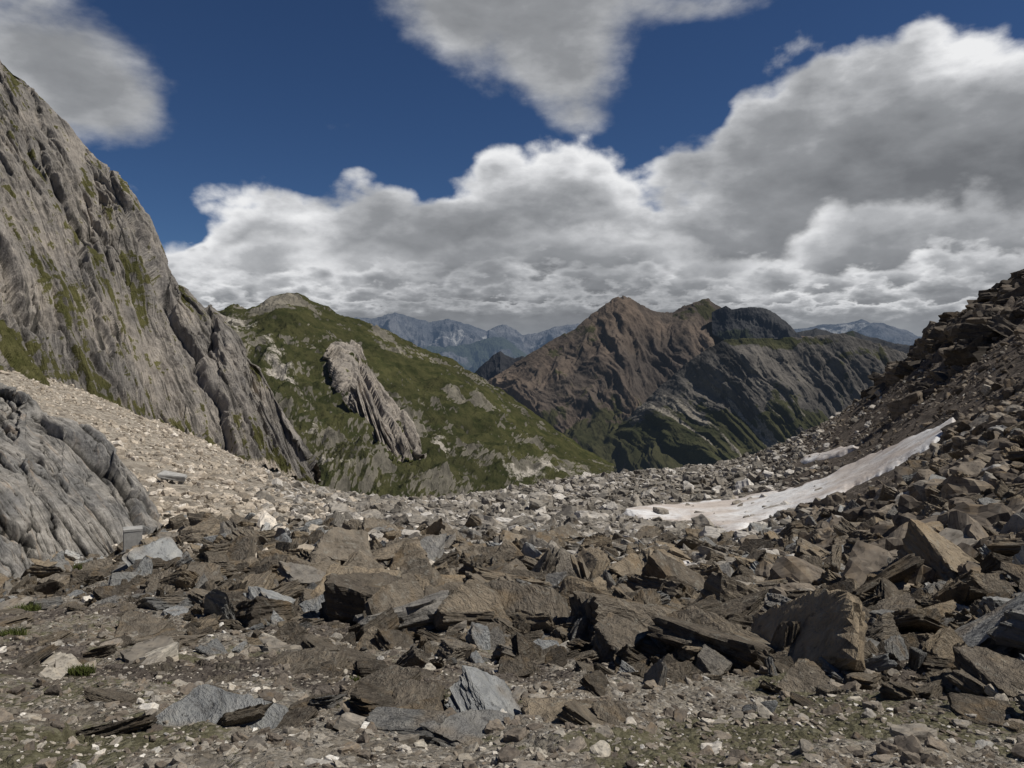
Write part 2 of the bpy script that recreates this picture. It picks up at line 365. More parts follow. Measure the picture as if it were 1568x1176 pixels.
def snow(top,bot,nu,nr,th):
    top=np.array(top,float);bot=np.array(bot,float)
    us=np.linspace(top[0,0],top[-1,0],nu); vt=np.interp(us,top[:,0],top[:,1]); vb=np.interp(us,bot[:,0],bot[:,1])
    t=np.linspace(-0.15,1.15,nr)[:,None]
    lb=gsm(inv_d(us,vb),3); lt=gsm(inv_d(us,vt),3); l=lb+(lt-lb)*t
    l=l+0.015*fbm(us/25,t*2+0*us,3,0.5)
    Uq=np.broadcast_to(us,l.shape); V=smooth_v(Uq,l)
    X,Y,Z0=pos(Uq,V,np.exp(l))
    e=1-np.abs(2*t-1)**5
    eu=np.clip(np.minimum((us-us[0]),(us[-1]-us))/10,0,1)
    Z=Z0-0.12+th*np.clip(e,-0.5,1)*eu+(fbm(X/3.5,Y/3.5,3,0.5)*0.35+fbm(X/9,Y/9,2)*0.3)*th
    grid_mesh('snow_patch',X,Y,Z,{},m_snow)
for s,(nu,nr,th) in zip(SNOW,((420,90,0.38),(120,30,0.36),(120,30,0.25))): snow(s[0],s[1],nu,nr,th)
# ---------------------------------------------------------------- left slab outcrop
def d_slab(A,B,T,U,V):
    a=A-0.7*B; w=fbm(A/2,B/2,4,0.55,3)*0.22
    return cell(a/3.4+w,B/5.5+w+a/9,205,1.0,1.0)*0.85+cell(a/1.6+w,B/3.0+w*1.5,201,0.9,0.9)*0.34+cell(a/0.7+w*2,B/1.5+w*2,202,0.9,0.8)*0.14+cell(a/0.3+w*4,B/0.7+w*4,203,0.9,0.8)*0.05+fbm(A/6,B/6,3,0.45,8)*0.5
def mk0(A,B,T,U,V,nz,D):
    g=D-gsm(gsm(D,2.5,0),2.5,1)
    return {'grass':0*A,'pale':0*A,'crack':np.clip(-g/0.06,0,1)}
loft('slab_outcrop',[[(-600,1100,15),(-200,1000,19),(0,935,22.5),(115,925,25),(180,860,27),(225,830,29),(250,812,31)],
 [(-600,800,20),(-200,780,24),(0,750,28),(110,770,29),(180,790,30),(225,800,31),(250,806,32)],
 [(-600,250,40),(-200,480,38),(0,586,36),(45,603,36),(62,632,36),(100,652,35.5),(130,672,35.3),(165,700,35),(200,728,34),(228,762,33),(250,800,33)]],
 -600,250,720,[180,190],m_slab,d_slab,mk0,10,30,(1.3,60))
# ---------------------------------------------------------------- left mountain
def d_lm(A,B,T,U,V):
    a=A-0.45*B
    e=0.3+0.7*sstep(1.0,0.8,T)
    w=fbm(A/25,B/25,4,0.5,60)*0.3
    am=np.clip(0.6+1.2*fbm(A/35,B/50,3,0.5,61),0.2,1.4)
    c1=cell(a/26+w,B/75+w,210,1.1,0.9)*6.5; c2=cell(a/10+w*2,B/30+w*2,211,1.0,0.9)*3.0*am; c3=cell(a/4+w*4,B/13+w*4,212,1.0,0.9)*1.5*am; c4=cell(a/1.7+w*6,B/6+w*6,213,1.0,0.9)*0.6
    return (ridged((a+w*20)/60,B/220,3,0.5,50)*6+fbm(A/40,B/55,5,0.5,55)*3)*e+(c1+c2+c3+c4)*(0.4+0.6*e)+fbm(A/5,B/5,4,0.6,57)*0.35
def mk_lm(A,B,T,U,V,nz,D):
    g=0.38+0.9*(gsm(gsm(nz,2,0),2,1)-0.6)+0.35*fbm(A/20,B/30,5,0.65,70)+0.25*sstep(0.3,0.0,T)
    g+=0.12*blob(U,V,190,400,90,80)+0.16*blob(U,V,60,470,120,60)-0.25*blob(U,V,300,560,90,70)-0.3*blob(U,V,400,640,60,50)-0.12*blob(U,V,60,260,80,120)
    p=0.7*sstep(0.12,0.0,T)+0.0*A
    return {'grass':g,'pale':p}
loft('rock_mountain',[
 [(-600,700,120),(0,640,140),(100,680,150),(220,700,165),(300,700,175),(400,730,180),(485,742,185)],
 [(-600,420,160),(0,535,170),(60,585,172),(150,632,178),(220,650,185),(290,655,190),(330,672,192),(400,702,192),(485,722,190)],
 [(-600,0,230),(0,320,225),(150,440,225),(250,530,225),(330,590,220),(400,650,210),(485,712,195)],
 [(-600,-420,330),(-200,-90,310),(0,92,295),(30,118,292),(60,150,290),(100,190,286),(130,232,284),(165,262,280),(190,288,276),(215,330,272),(232,365,270),(245,402,266),(262,432,262),(290,455,258),(320,478,255),(345,500,250),(370,530,245),(400,562,235),(430,612,225),(455,660,212),(485,706,200)]],
 -600,485,820,[50,180,230],m_cliff,d_lm,mk_lm,14,250,(1.15,50))
# ---------------------------------------------------------------- green hill
def d_gh(A,B,T,U,V):
    e=0.12+0.88*sstep(1.0,0.75,T)
    a=A-0.5*B
    rk=np.clip(fbm(A/50,B/60,3,0.5,92)-0.12,0,1)
    return (ridged(a/130,B/420,5,0.5,80)*22+fbm(A/60,B/60,6,0.55,85)*9)*e*sstep(930,800,U)+fbm(A/12,B/12,4,0.6,88)*2.0+cell(a/11+fbm(A/20,B/20,3,.5,93),B/25,214)*7*rk*sstep(930,800,U)
def mk_gh(A,B,T,U,V,nz,D):
    rk=np.clip(fbm(A/50,B/60,3,0.5,92)-0.12,0,1)
    g=0.8+0.25*fbm(A/60,B/90,4,0.5,90)+0.7*(nz-0.75)-0.8*rk
    g-=0.55*blob(U,V,430,462,50,16)+0.3*blob(U,V,330,540,40,50)
    g-=0.35*blob(U,V,580,710,25,35)+0.4*blob(U,V,720,692,28,14)
    p=0.75*blob(U,V,430,560,22,45,-35)+0.6*blob(U,V,360,500,40,30,30)+0.5*blob(U,V,520,720,50,12,25)+0.35*blob(U,V,690,705,60,10,30)+0.6*blob(U,V,830,724,80,10)+0.4*blob(U,V,655,660,12,50,-30)+0.4*blob(U,V,470,650,12,60,-30)
    return {'grass':g,'pale':p}
GH_M=[(200,620,330),(340,620,330),(480,690,320),(600,715,330),(720,722,380),(800,715,430),(860,712,500),(940,718,700)]
GH_T=[(200,500,640),(335,478,650),(355,467,660),(378,474,670),(392,470,680),(415,457,690),(440,447,700),(455,449,705),(480,462,715),(520,482,730),(545,489,740),(580,500,750),(610,515,760),(640,530,770),(690,548,790),(740,580,810),(790,614,830),(850,655,850),(890,685,870),(940,712,900)]
loft('green_mountain',[
 [(200,800,215),(480,840,225),(600,845,230),(720,840,240),(800,810,260),(860,775,330),(940,735,560)],GH_M,GH_T],
 200,940,640,[110,240],m_hill,d_gh,mk_gh,12,500,(1.12,50))
def hill_d(u,v):
    m=np.array(GH_M,float);t=np.array(GH_T,float)
    vm=np.interp(u,m[:,0],m[:,1]); lm=np.interp(u,m[:,0],np.log(m[:,2])); vt=np.interp(u,t[:,0],t[:,1]); lt=np.interp(u,t[:,0],np.log(t[:,2]))
    return math.exp(lm+(lt-lm)*(v-vm)/(vt-vm))
def d_rib(A,B,T,U,V):
    a=A-0.4*B; w=fbm(A/20,B/20,3,0.5,103)*.4
    return cell(a/15+w,B/45+w,215)*4.5+cell(a/5.5+w*2,B/17+w*2,216)*1.8+cell(a/2.2+w*3,B/8+w*3,217)*0.7+fbm(A/14,B/18,5,0.6,104)*1.5
def mk_rib(A,B,T,U,V,nz,D):
    return {'grass':0.18+0.3*fbm(A/12,B/20,3,0.5,107)+0.6*sstep(0.1,0,T),'pale':0*A}
RL=[(500,548),(508,575),(522,605),(545,635),(572,670),(598,698),(622,704),(645,702)]
RT=[(500,536),(506,526),(515,520),(526,522),(538,522),(547,528),(554,542),(562,558),(574,577),(588,600),(600,612),(612,630),(625,652),(634,668),(645,692)]
rl=lambda L,k,dv=0:[(u,v+dv,hill_d(u,v+dv)*k) for u,v in L]
RM=[(u,(np.interp(u,[q[0] for q in RL],[q[1] for q in RL])*0.6+v*0.4)) for u,v in RT]
loft('rock_rib',[rl(RL,1.0,8),rl(RM,0.925),rl(RT,0.93)],500,645,190,[60,60],m_rib,d_rib,mk_rib,5,450,(1.14,40))
# ---------------------------------------------------------------- massif, spur
def d_ms(A,B,T,U,V):
    e=0.05+0.95*sstep(1.0,0.8,T)
    a=A-0.35*B; w=fbm(A/500,B/500,4,0.5,120)*110
    return (ridged((a+w)/450,B/2200,5,0.5,110)*115+ridged((a+w*.5)/130,B/1200,4,0.5,112)*32+cell((a+w)/90,B/260,218)*14+fbm(A/300,B/300,5,0.45,115)*14)*e+cell((a+w)/30,B/90,219)*5+fbm(A/40,B/40,4,0.6,118)*3
def mk_ms(A,B,T,U,V,nz,D):
    g=0.14+0.7*sstep(585,680,V+0*A)+0.4*fbm(A/300,B/700,5,0.6,125)+0.5*blob(U,V,1070,480,50,16)+0.25*blob(U,V,900,520,50,25)-0.1*blob(U,V,820,620,80,40)
    p=0.6*np.clip(ridged((A-0.35*B)/260,B/2200,3,0.5,128)*2-0.3,0,1)*sstep(560,640,V)+0.4*blob(U,V,900,560,25,35,-50)
    return {'grass':g,'pale':p}
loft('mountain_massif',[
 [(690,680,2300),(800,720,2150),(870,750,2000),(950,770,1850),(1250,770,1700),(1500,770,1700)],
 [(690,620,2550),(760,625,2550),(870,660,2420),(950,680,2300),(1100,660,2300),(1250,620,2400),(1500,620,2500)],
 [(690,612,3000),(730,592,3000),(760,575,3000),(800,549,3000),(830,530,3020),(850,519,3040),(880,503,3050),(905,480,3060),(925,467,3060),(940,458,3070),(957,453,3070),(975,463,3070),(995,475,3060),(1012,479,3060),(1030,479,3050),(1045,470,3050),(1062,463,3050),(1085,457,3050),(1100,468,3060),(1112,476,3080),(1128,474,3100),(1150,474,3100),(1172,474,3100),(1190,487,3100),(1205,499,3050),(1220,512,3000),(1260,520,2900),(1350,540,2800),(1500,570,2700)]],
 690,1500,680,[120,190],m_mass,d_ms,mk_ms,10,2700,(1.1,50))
def d_sp(A,B,T,U,V):
    e=0.06+0.94*sstep(1.0,0.8,T)
    a=A-0.5*B; w=fbm(A/300,B/300,3,0.5,130)*30
    return (ridged((a+w)/280,B/2600,4,0.5,131)*48+ridged((a+w*.5)/80,B/1000,4,0.5,132)*18+cell((a+w)/60,B/180,220)*9+fbm(A/180,B/180,5,0.5,135)*8)*e+cell((a+w)/20,B/60,221)*3.5+fbm(A/30,B/30,4,0.6,138)*2.5
def mk_sp(A,B,T,U,V,nz,D):
    g=0.16+0.6*sstep(560,680,V+0*A)+0.4*fbm(A/200,B/500,5,0.6,145)+0.6*blob(U,V,1180,522,110,8)+0.3*blob(U,V,1350,540,60,15)
    p=1.3*np.clip(ridged((A-0.5*B)/110,B/2800,3,0.5,148)*2.2-0.2,0,1)*sstep(540,630,V)
    return {'grass':g,'pale':p}
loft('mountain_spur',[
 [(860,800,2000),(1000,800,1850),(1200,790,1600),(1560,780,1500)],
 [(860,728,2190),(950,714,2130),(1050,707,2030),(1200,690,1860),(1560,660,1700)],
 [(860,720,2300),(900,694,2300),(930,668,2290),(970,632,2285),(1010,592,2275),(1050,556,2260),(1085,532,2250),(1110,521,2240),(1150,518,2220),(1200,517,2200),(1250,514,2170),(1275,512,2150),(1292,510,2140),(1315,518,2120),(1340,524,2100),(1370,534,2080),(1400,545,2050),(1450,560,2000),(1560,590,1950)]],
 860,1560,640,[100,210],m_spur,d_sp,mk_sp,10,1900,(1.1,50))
# ---------------------------------------------------------------- distant ranges
def far(name,sky,base,mat,gr,amp,dref,seed,nu,snowp=0.0,rows=120):
    u0,u1=sky[0][0],sky[-1][0]
    def dd_(A,B,T,U,V):
        e=0.06+0.94*sstep(1.0,0.7,T)
        return (ridged((A-0.2*B)/(dref*0.09),B/(dref*0.3),5,0.55,seed)*amp+fbm(A/(dref*.05),B/(dref*.05),5,0.55,seed+5)*amp*0.4)*e+fbm(A/(dref*.01),B/(dref*.01),3,.5,seed+8)*amp*0.05
    def mk(A,B,T,U,V,nz,D):
        return {'grass':gr+0.4*sstep(0.7,0.2,T)+0.3*fbm(A/(dref*.08),B/(dref*.08),3,.5,seed+9),'pale':snowp*blob(U,V,690,518,90,8)+snowp*blob(U,V,1290,503,60,8)}
    loft(name,[base,sky],u0,u1,nu,[rows],mat,dd_,mk,0.5,dref,(1.1,40))
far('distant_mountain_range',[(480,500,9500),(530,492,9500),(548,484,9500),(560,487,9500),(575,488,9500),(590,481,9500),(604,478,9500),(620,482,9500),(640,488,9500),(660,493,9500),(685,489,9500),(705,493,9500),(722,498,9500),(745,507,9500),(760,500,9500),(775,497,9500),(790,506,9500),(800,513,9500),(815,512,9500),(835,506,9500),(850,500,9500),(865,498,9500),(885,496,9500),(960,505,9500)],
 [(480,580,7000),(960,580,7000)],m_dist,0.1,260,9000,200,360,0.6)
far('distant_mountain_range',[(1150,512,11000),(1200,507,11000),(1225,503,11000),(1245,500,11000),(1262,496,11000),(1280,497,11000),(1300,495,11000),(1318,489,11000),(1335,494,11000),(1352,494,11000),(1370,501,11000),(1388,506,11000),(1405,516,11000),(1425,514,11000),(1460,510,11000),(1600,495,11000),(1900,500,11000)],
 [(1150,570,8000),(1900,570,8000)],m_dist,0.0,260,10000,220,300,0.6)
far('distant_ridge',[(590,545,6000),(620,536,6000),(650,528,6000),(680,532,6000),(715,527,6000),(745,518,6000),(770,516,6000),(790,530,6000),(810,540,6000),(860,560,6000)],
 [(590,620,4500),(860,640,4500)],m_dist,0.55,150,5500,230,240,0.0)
far('cloud_shade_ridge',[(700,600,4200),(725,572,4200),(740,556,4200),(755,543,4200),(766,537,4200),(775,545,4200),(788,549,4200),(800,546,4200),(830,560,4200),(900,590,4200)],
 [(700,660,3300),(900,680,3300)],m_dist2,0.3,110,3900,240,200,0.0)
far('cloud_shade_ridge',[(1190,512,5200),(1225,508,5200),(1250,503,5200),(1268,508,5200),(1285,512,5200),(1305,506,5200),(1325,514,5200),(1345,518,5200),(1370,526,5200),(1400,530,5200),(1500,540,5200)],
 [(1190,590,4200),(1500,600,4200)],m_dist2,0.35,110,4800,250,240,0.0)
far('cloud_shade_ridge',[(1090,478,2850),(1102,472,2850),(1112,468,2860),(1120,474,2860),(1135,471,2860),(1152,470,2860),(1172,472,2860),(1188,481,2850),(1202,491,2840),(1216,505,2800),(1232,520,2750)],
 [(1090,510,2820),(1125,530,2760),(1170,540,2700),(1232,548,2600)],m_dist2,0.1,60,2800,260,140,0.0,60)  # dark sheet added before the massif shoulder, standing in for cloud shadow
m_val,b=newmat('valley_grass')
P=b.n('ShaderNodeNewGeometry').outputs['Position']
finish(b,b.mix(b.noise(P,0.004,8,0.6),(0.03,0.04,0.015),(0.07,0.075,0.035)))
yy,xx=np.meshgrid(np.linspace(-60000,60000,60),np.linspace(-60000,60000,60),indexing='ij')
grid_mesh('valley_floor',xx,yy,-340+0*xx,{},m_val)
print('mountains',time.time()-T0)
# ---------------------------------------------------------------- rocks
import bmesh
def rock_proto(name,sub,seed,flat,mat,strata=0.04,nz=0.04):
    r=np.random.RandomState(seed)
    bm=bmesh.new(); bmesh.ops.create_icosphere(bm,subdivisions=sub,radius=1)
    me=bpy.data.meshes.new(name); bm.to_mesh(me); bm.free()
    n=len(me.vertices); co=np.zeros(n*3,np.float32); me.vertices.foreach_get('co',co); co=co.reshape(-1,3).astype(float)
    co/=np.linalg.norm(co,axis=1,keepdims=True)
    pl=[];hh=[]
    for k in range(6):
        v=np.zeros(3); v[k//2]=1 if k%2 else -1
        v+=r.normal(0,0.08 if k//2==2 else 0.28,3); v/=np.linalg.norm(v); pl.append(v)
        hh.append([0.62,0.5,flat][k//2]*(1+0.25*r.normal()*0.6))
    for k in range(5):
        v=r.normal(0,1,3); v[2]*=0.6; v/=np.linalg.norm(v); pl.append(v)
        hh.append((abs(v[0])*0.62+abs(v[1])*0.5+abs(v[2])*flat)*(0.78+0.26*r.rand()))
    pl=np.array(pl);hh=np.array(hh)
    dt=co@pl.T
    rr=np.where(dt>0.02,hh/np.maximum(dt,0.02),99).min(1)
    p=co*rr[:,None]
    p/= (p[:,0].max()-p[:,0].min())
    x,y,z=p.T*1.6
    s=seed*3.7
    side=(np.abs(co[:,2])<0.8)
    horiz=1+(strata*np.sign(gn(z*9+s,x*0.7+s,2))+strata*0.6*np.sign(gn(z*20+s,y*1.1+s,6)))*side+strata*gn(z*26+s,y*1.3,3)
    p[:,0]*=horiz;p[:,1]*=horiz
    d=fbm(x*2+z*1.7+s,y*2-z*1.3+s,4,0.55,seed%50)*nz
    p+=co*d[:,None]*min(1,flat*2)
    me.vertices.foreach_set('co',p.astype(np.float32).ravel())
    me.materials.append(mat)
    me.polygons.foreach_set('use_smooth',np.full(len(me.polygons),False))
    me.update()
    return bpy.data.objects.new(name,me)
def protos(prefix,mat,cnt,sub,seed,flats):
    c=bpy.data.collections.new(prefix)
    for k in range(cnt): c.objects.link(rock_proto('%s_shape_%02d'%(prefix,k),sub,seed+k,flats[k%len(flats)],mat))
    return c
def scatter(name,P,R,S,I,coll):
    me=bpy.data.meshes.new(name); n=len(P); me.vertices.add(n)
    print(name,n)
    me.vertices.foreach_set('co',P.astype(np.float32).ravel())
    for nm,A in (('rot',R),('scl',S)):
        a=me.attributes.new(nm,'FLOAT_VECTOR','POINT'); a.data.foreach_set('vector',A.astype(np.float32).ravel())
    a=me.attributes.new('pick','INT','POINT'); a.data.foreach_set('value',I.astype(np.int32))
    ob=bpy.data.objects.new(name,me); sc.collection.objects.link(ob)
    ng=bpy.data.node_groups.new(name,'GeometryNodeTree')
    ng.interface.new_socket('Geometry',in_out='INPUT',socket_type='NodeSocketGeometry')
    ng.interface.new_socket('Geometry',in_out='OUTPUT',socket_type='NodeSocketGeometry')
    N=ng.nodes; gi=N.new('NodeGroupInput'); go=N.new('NodeGroupOutput')
    ci=N.new('GeometryNodeCollectionInfo'); ci.inputs['Collection'].default_value=coll
    ci.inputs['Separate Children'].default_value=True; ci.inputs['Reset Children'].default_value=True
    ip=N.new('GeometryNodeInstanceOnPoints'); ip.inputs['Pick Instance'].default_value=True
    def na(nm,t):
        q=N.new('GeometryNodeInputNamedAttribute'); q.data_type=t; q.inputs['Name'].default_value=nm
        return [o for o in q.outputs if o.enabled and o.name=='Attribute'][0]
    e=N.new('FunctionNodeEulerToRotation')
    K=ng.links.new
    K(gi.outputs[0],ip.inputs['Points']); K(ci.outputs[0],ip.inputs['Instance'])
    K(na('rot','FLOAT_VECTOR'),e.inputs[0]); K(e.outputs[0],ip.inputs['Rotation'])
    K(na('scl','FLOAT_VECTOR'),ip.inputs['Scale']); K(na('pick','INT'),ip.inputs['Instance Index'])
    K(ip.outputs[0],go.inputs[0])
    md=ob.modifiers.new('scatter','NODES'); md.node_group=ng
    return ob
FL=[0.18,0.25,0.33,0.21,0.4,0.15]
c_brown=protos('schist_boulder',m_brown,12,5,100,FL)
c_brown_f=protos('schist_block',m_brown_f,8,3,130,[0.3,0.4,0.5,0.2])
c_crag=protos('crag_block',m_crag,8,4,250,[0.35,0.45,0.3,0.25])
c_pale_f=protos('pale_block',m_pale,8,2,160,[0.35,0.45,0.55,0.3])
c_mix_f=protos('mixed_block',m_mixed,8,3,190,[0.35,0.45,0.55,0.25])
c_peb=protos('pebble',m_peb,8,3,220,[0.25,0.35,0.45,0.3])
def sample(n,d0,d1,u0,u1,seed,power=1.0):
    r=np.random.RandomState(seed)
    d=(d0**(power+1)+(d1**(power+1)-d0**(power+1))*r.rand(n))**(1/(power+1))
    u=u0+(u1-u0)*r.rand(n)
    return u,d,r
def place(u,d,r,med,sig,smin,smax,sink=0.06,tilt=0.4,ncoll=8,zs=1.0):
    l=np.log(d); v=smooth_v(u,l); x,y,z=pos(u,v,d); z=gz(u,l)
    s=np.clip(med*np.exp(r.normal(0,sig,len(u))),smin,smax)
    n=len(u)
    R=np.stack([r.normal(0,tilt,n),r.normal(0,tilt,n),r.rand(n)*6.283],-1)
    S=s[:,None]*np.stack([1+0.3*r.rand(n),0.8+0.4*r.rand(n),(0.75+0.6*r.rand(n))*zs],-1)
    P=np.stack([x,y,z+s*sink],-1)
    return P,R,S,r.randint(0,ncoll,n),v
def emit(name,parts,coll):
    P,R,S,I=[np.concatenate([p[k] for p in parts]) for k in range(4)]
    return scatter(name,P,R,S,I,coll)
def zone(n,d0,d1,u0,u1,seed,med,sig,smin,smax,keep=None,power=1.0,snowkeep=0.0,**k):
    u,d,r=sample(n,d0,d1,u0,u1,seed,power)
    v=smooth_v(u,np.log(d)); m=(~in_snow(u,v))|(r.rand(n)<snowkeep)
    if keep is not None: m&=r.rand(n)<keep(u,d)
    u,d=u[m],d[m]
    return place(u,d,r,med,sig,smin,smax,**k)[:4]
cl=lambda u,d,s=4.0,seed=77: sstep(-0.25,0.25,fbm((u-784)/F*d/s,d/s,2,0.5,seed))
edge=lambda u:np.interp(u,[-200,100,300,500,800,1200,1600,2000],[20,15,10,8,7,6,5,4.5])
fg=[zone(8500,5,42,-200,2000,1,0.5,0.5,0.12,1.5,keep=lambda u,d:sstep(0.9,1.2,d/edge(u))*(0.3+0.7*cl(u,d))*np.interp(u,[-200,100,350,2000],[0.1,0.25,1,1])*np.interp(d,[5,30,42],[1,1,0.3]),ncoll=12,sink=0.1,tilt=0.58,zs=0.85),
    zone(13000,4.5,34,-100,1900,2,0.16,0.5,0.05,0.4,keep=lambda u,d:sstep(0.7,1.2,d/edge(u)),power=0.3,ncoll=12,tilt=0.5,zs=0.85),
    zone(1100,3.8,18,-200,1800,17,0.26,0.5,0.08,0.75,keep=lambda u,d:cl(u,d,2.2,91),power=0.6,ncoll=12,tilt=0.2,zs=0.6,sink=0.0)]
H=[(522,878,120,(0.5,0.1,0.3),1.7,2),(565,955,150,(0.35,0.2,0.2),1.5,4),(400,955,100,(-0.2,0.25,1.2),1.4,2),(610,870,80,(0.4,-.3,.4),1.7,1),(870,980,70,(0.5,0.3,0.5),1.3,4),(950,1005,110,(0.3,-0.3,0.8),1.6,2),(1118,950,120,(0.15,0.35,0.4),1.7,4),(1200,965,100,(0.3,0.5,0.9),1.5,2),(1280,975,75,(0.2,0.1,0.1),2.0,4),(1220,1015,85,(0.6,0.2,0.4),1.5,2),(1385,900,110,(0.2,-0.3,0.4),1.4,0),(1330,860,95,(0.1,0.4,0.7),1.4,2),(1540,955,95,(0.1,0.1,0.2),1.5,4),(695,1010,65,(0.2,0.1,1.0),1.3,2),(490,1005,65,(0.2,0.4,0.1),1.3,1),(745,905,70,(0.6,0.1,0.3),1.6,2),(1160,885,80,(0.2,0.3,0.3),1.6,1),(1480,830,120,(0.3,-0.2,0.3),1.2,0),(325,930,75,(0.1,0.3,0.3),1.1,1),(690,945,100,(0.5,-.2,.6),1.3,0),(1440,1015,80,(0.3,.2,.3),1.3,2),(1050,1005,70,(0.3,.2,2.3),1.3,4),(820,935,95,(0.3,.2,1.3),1.3,3),(570,1030,55,(.1,.1,.4),1,0),(900,1040,45,(.1,.2,.4),1,3),(640,915,90,(.3,.3,1.4),1.2,1),(460,900,80,(.4,.1,.9),1.3,3),(1020,900,80,(.3,-.2,.2),1.4,2),(1500,1060,90,(.2,.1,.5),1,0),(1320,1050,70,(.15,.2,1.5),1,1),(790,1010,85,(.5,.3,2.0),1.4,5),(600,1000,70,(.6,.1,1.1),1.2,3),(1090,1030,70,(.5,-.3,.8),1.3,2)]
def hero(H,sink):
    hu=np.array([h[0] for h in H],float); hv=np.array([h[1] for h in H],float); hl=inv_d(hu,hv); hd=np.exp(hl)
    hs=np.array([h[2] for h in H])/F*hd/1.1
    x,y,z=pos(hu,hv,hd); z=gz(hu,hl)
    return (np.stack([x,y,z+hs*sink],-1),np.array([h[3] for h in H]),hs[:,None]*np.array([[1.1,1,h[4]] for h in H]),np.array([h[5] for h in H]))
fg.append(hero(H,0.12))
emit('schist_boulder_field',fg,c_brown)
rv=lambda u,d:(1-0.9*sstep(1150,1300,u))*sstep(350,560,u)*(1-0.75*sstep(115,140,d)*np.exp(-((u-660)/90)**2))
mid=[zone(22000,40,185,300,1350,3,0.5,0.5,0.2,1.7,keep=rv,snowkeep=0.1),zone(9000,24,60,450,1250,4,0.28,0.5,0.12,0.9,keep=rv)]
emit('grey_block_field',mid,c_mix_f)
rs=[zone(22000,14,150,1050,2200,5,0.28,0.5,0.12,1.2,keep=lambda u,d:sstep(1100,1300,u)*(0.35+0.65*cl(u,d,9,33)),power=0.6,tilt=0.5,snowkeep=0.05),
    zone(2200,12,50,1080,2000,16,0.7,0.4,0.3,1.5,keep=lambda u,d:sstep(1120,1300,u)*cl(u,d,5,51),power=0.6,tilt=0.5)]
emit('scree_slope_rocks',rs,c_brown_f)
cg=[zone(1500,74,135,1340,1800,6,2.0,0.45,0.7,4.5,keep=lambda u,d:sstep(0.0,0.2,fbm((u-784)/F*d/9,d/9,2,0.5,66))*sstep(1340,1450,u),tilt=0.3,sink=0.02),
    zone(500,108,130,1290,1800,26,2.2,0.4,0.9,4.5,keep=lambda u,d:sstep(1290,1420,u),tilt=0.3,sink=0.0)]
emit('dark_crags',cg,c_crag)
tl=[zone(20000,34,215,-300,640,7,0.4,0.5,0.13,1.6,keep=lambda u,d:sstep(640,430,u)*(0.2+0.8*cl(u,d,12,44)),power=0.7),
    zone(4000,20,60,120,900,8,0.2,0.6,0.08,0.7,keep=lambda u,d:sstep(900,300,u)*cl(u,d,3,12),power=0.6)]
emit('pale_talus',tl,c_pale_f)
pb=[zone(5500,2.2,14,-100,1700,9,0.035,0.55,0.014,0.15,keep=lambda u,d:0.1+0.9*cl(u,d,1.2,23),power=0.5,tilt=0.3,sink=0.03),
    zone(7000,2.0,6,-100,1700,10,0.015,0.4,0.008,0.04,power=0.2,tilt=0.3,sink=0.03),
    zone(300,5,30,-100,1700,11,0.18,0.5,0.08,0.4,power=0.5,tilt=0.3,sink=0.03)]
rr=np.random.RandomState(5)
ph=[(230,1008,80),(800,990,40),(540,1115,55),(620,1140,36),(690,1072,20),(1395,1140,70),(1130,1092,24),(20,935,55),(1085,1105,28),(1530,1070,45),(440,1100,18),(855,1140,20),(760,1120,24),(250,985,20),(1200,925,26),(1085,975,36),(880,965,26),(1330,950,30)]
pb.append(hero([(a,b_,c,(rr.normal(0,.2),rr.normal(0,.2),rr.normal(0.2,.3)),1.0,rr.randint(0,8)) for a,b_,c in ph],0.08))
emit('pebbles',pb,c_peb)
gb=[zone(12000,2.2,14,-100,1700,12,0.025,0.65,0.008,0.14,power=0.5,tilt=0.35,sink=0.03)]
emit('gravel',gb,c_brown_f)
# ---------------------------------------------------------------- marker and slab
m_con,b=newmat('weathered_concrete')
P=b.n('ShaderNodeNewGeometry').outputs['Position']
n1=b.noise(P,3,7,0.65); n2=b.noise(P,25,5,0.7)
finish(b,b.mix(b.mr(n1,0.35,0.65),(0.3,0.295,0.28),(0.42,0.41,0.385)),b.bump(n2,0.02))
def box(bm,cx,cy,cz,sx,sy,sz,bev=0.02,jit=0.0):
    r=bmesh.ops.create_cube(bm,size=1); vs=r['verts']
    for v in vs: v.co=(cx+v.co.x*sx+jit*rr.normal(),cy+v.co.y*sy+jit*rr.normal(),cz+v.co.z*sz+jit*rr.normal())
    es=list({e for v in vs for e in v.link_edges})
    bmesh.ops.bevel(bm,geom=es,offset=bev,segments=2,affect='EDGES')
def obj(name,bm,mat,loc,rot=(0,0,0)):
    me=bpy.data.meshes.new(name); bm.to_mesh(me); bm.free(); me.materials.append(mat)
    o=bpy.data.objects.new(name,me); o.location=loc; o.rotation_euler=rot; sc.collection.objects.link(o); return o
def at(u,v):
    l=inv_d(np.array([float(u)]),np.array([float(v)])); x,y,z=pos(np.array([float(u)]),np.array([float(v)]),np.exp(l)); return x[0],y[0],gz(np.array([float(u)]),l)[0]
x,y,z=at(203,842); k=y/F
bm=bmesh.new(); box(bm,0,0,17*k,26*k,22*k,40*k,0.015,0.004); box(bm,0,0,39*k,27*k,23*k,4*k,0.01,0.003); box(bm,0,0,1*k,30*k,26*k,6*k,0.02,0.01)
obj('concrete_marker',bm,m_con,(x,y,z),(0.02,0.02,0.5))
x,y,z=at(262,742); k=y/F
bm=bmesh.new(); box(bm,0,0,11*k,40*k,30*k,5*k,0.08,0.08); box(bm,-12*k,2*k,2*k,8*k,14*k,14*k,0.08,0.1); box(bm,13*k,2*k,2*k,8*k,14*k,14*k,0.08,0.1)
obj('stone_slab',bm,m_con,(x,y,z),(0.02,0.2,0.2))
m_gr,b=newmat('grass_blades'); rn=b.n('ShaderNodeNewGeometry').outputs['Random Per Island']
finish(b,b.mix(rn,(0.05,0.07,0.018),(0.13,0.14,0.05)),None,0.95)
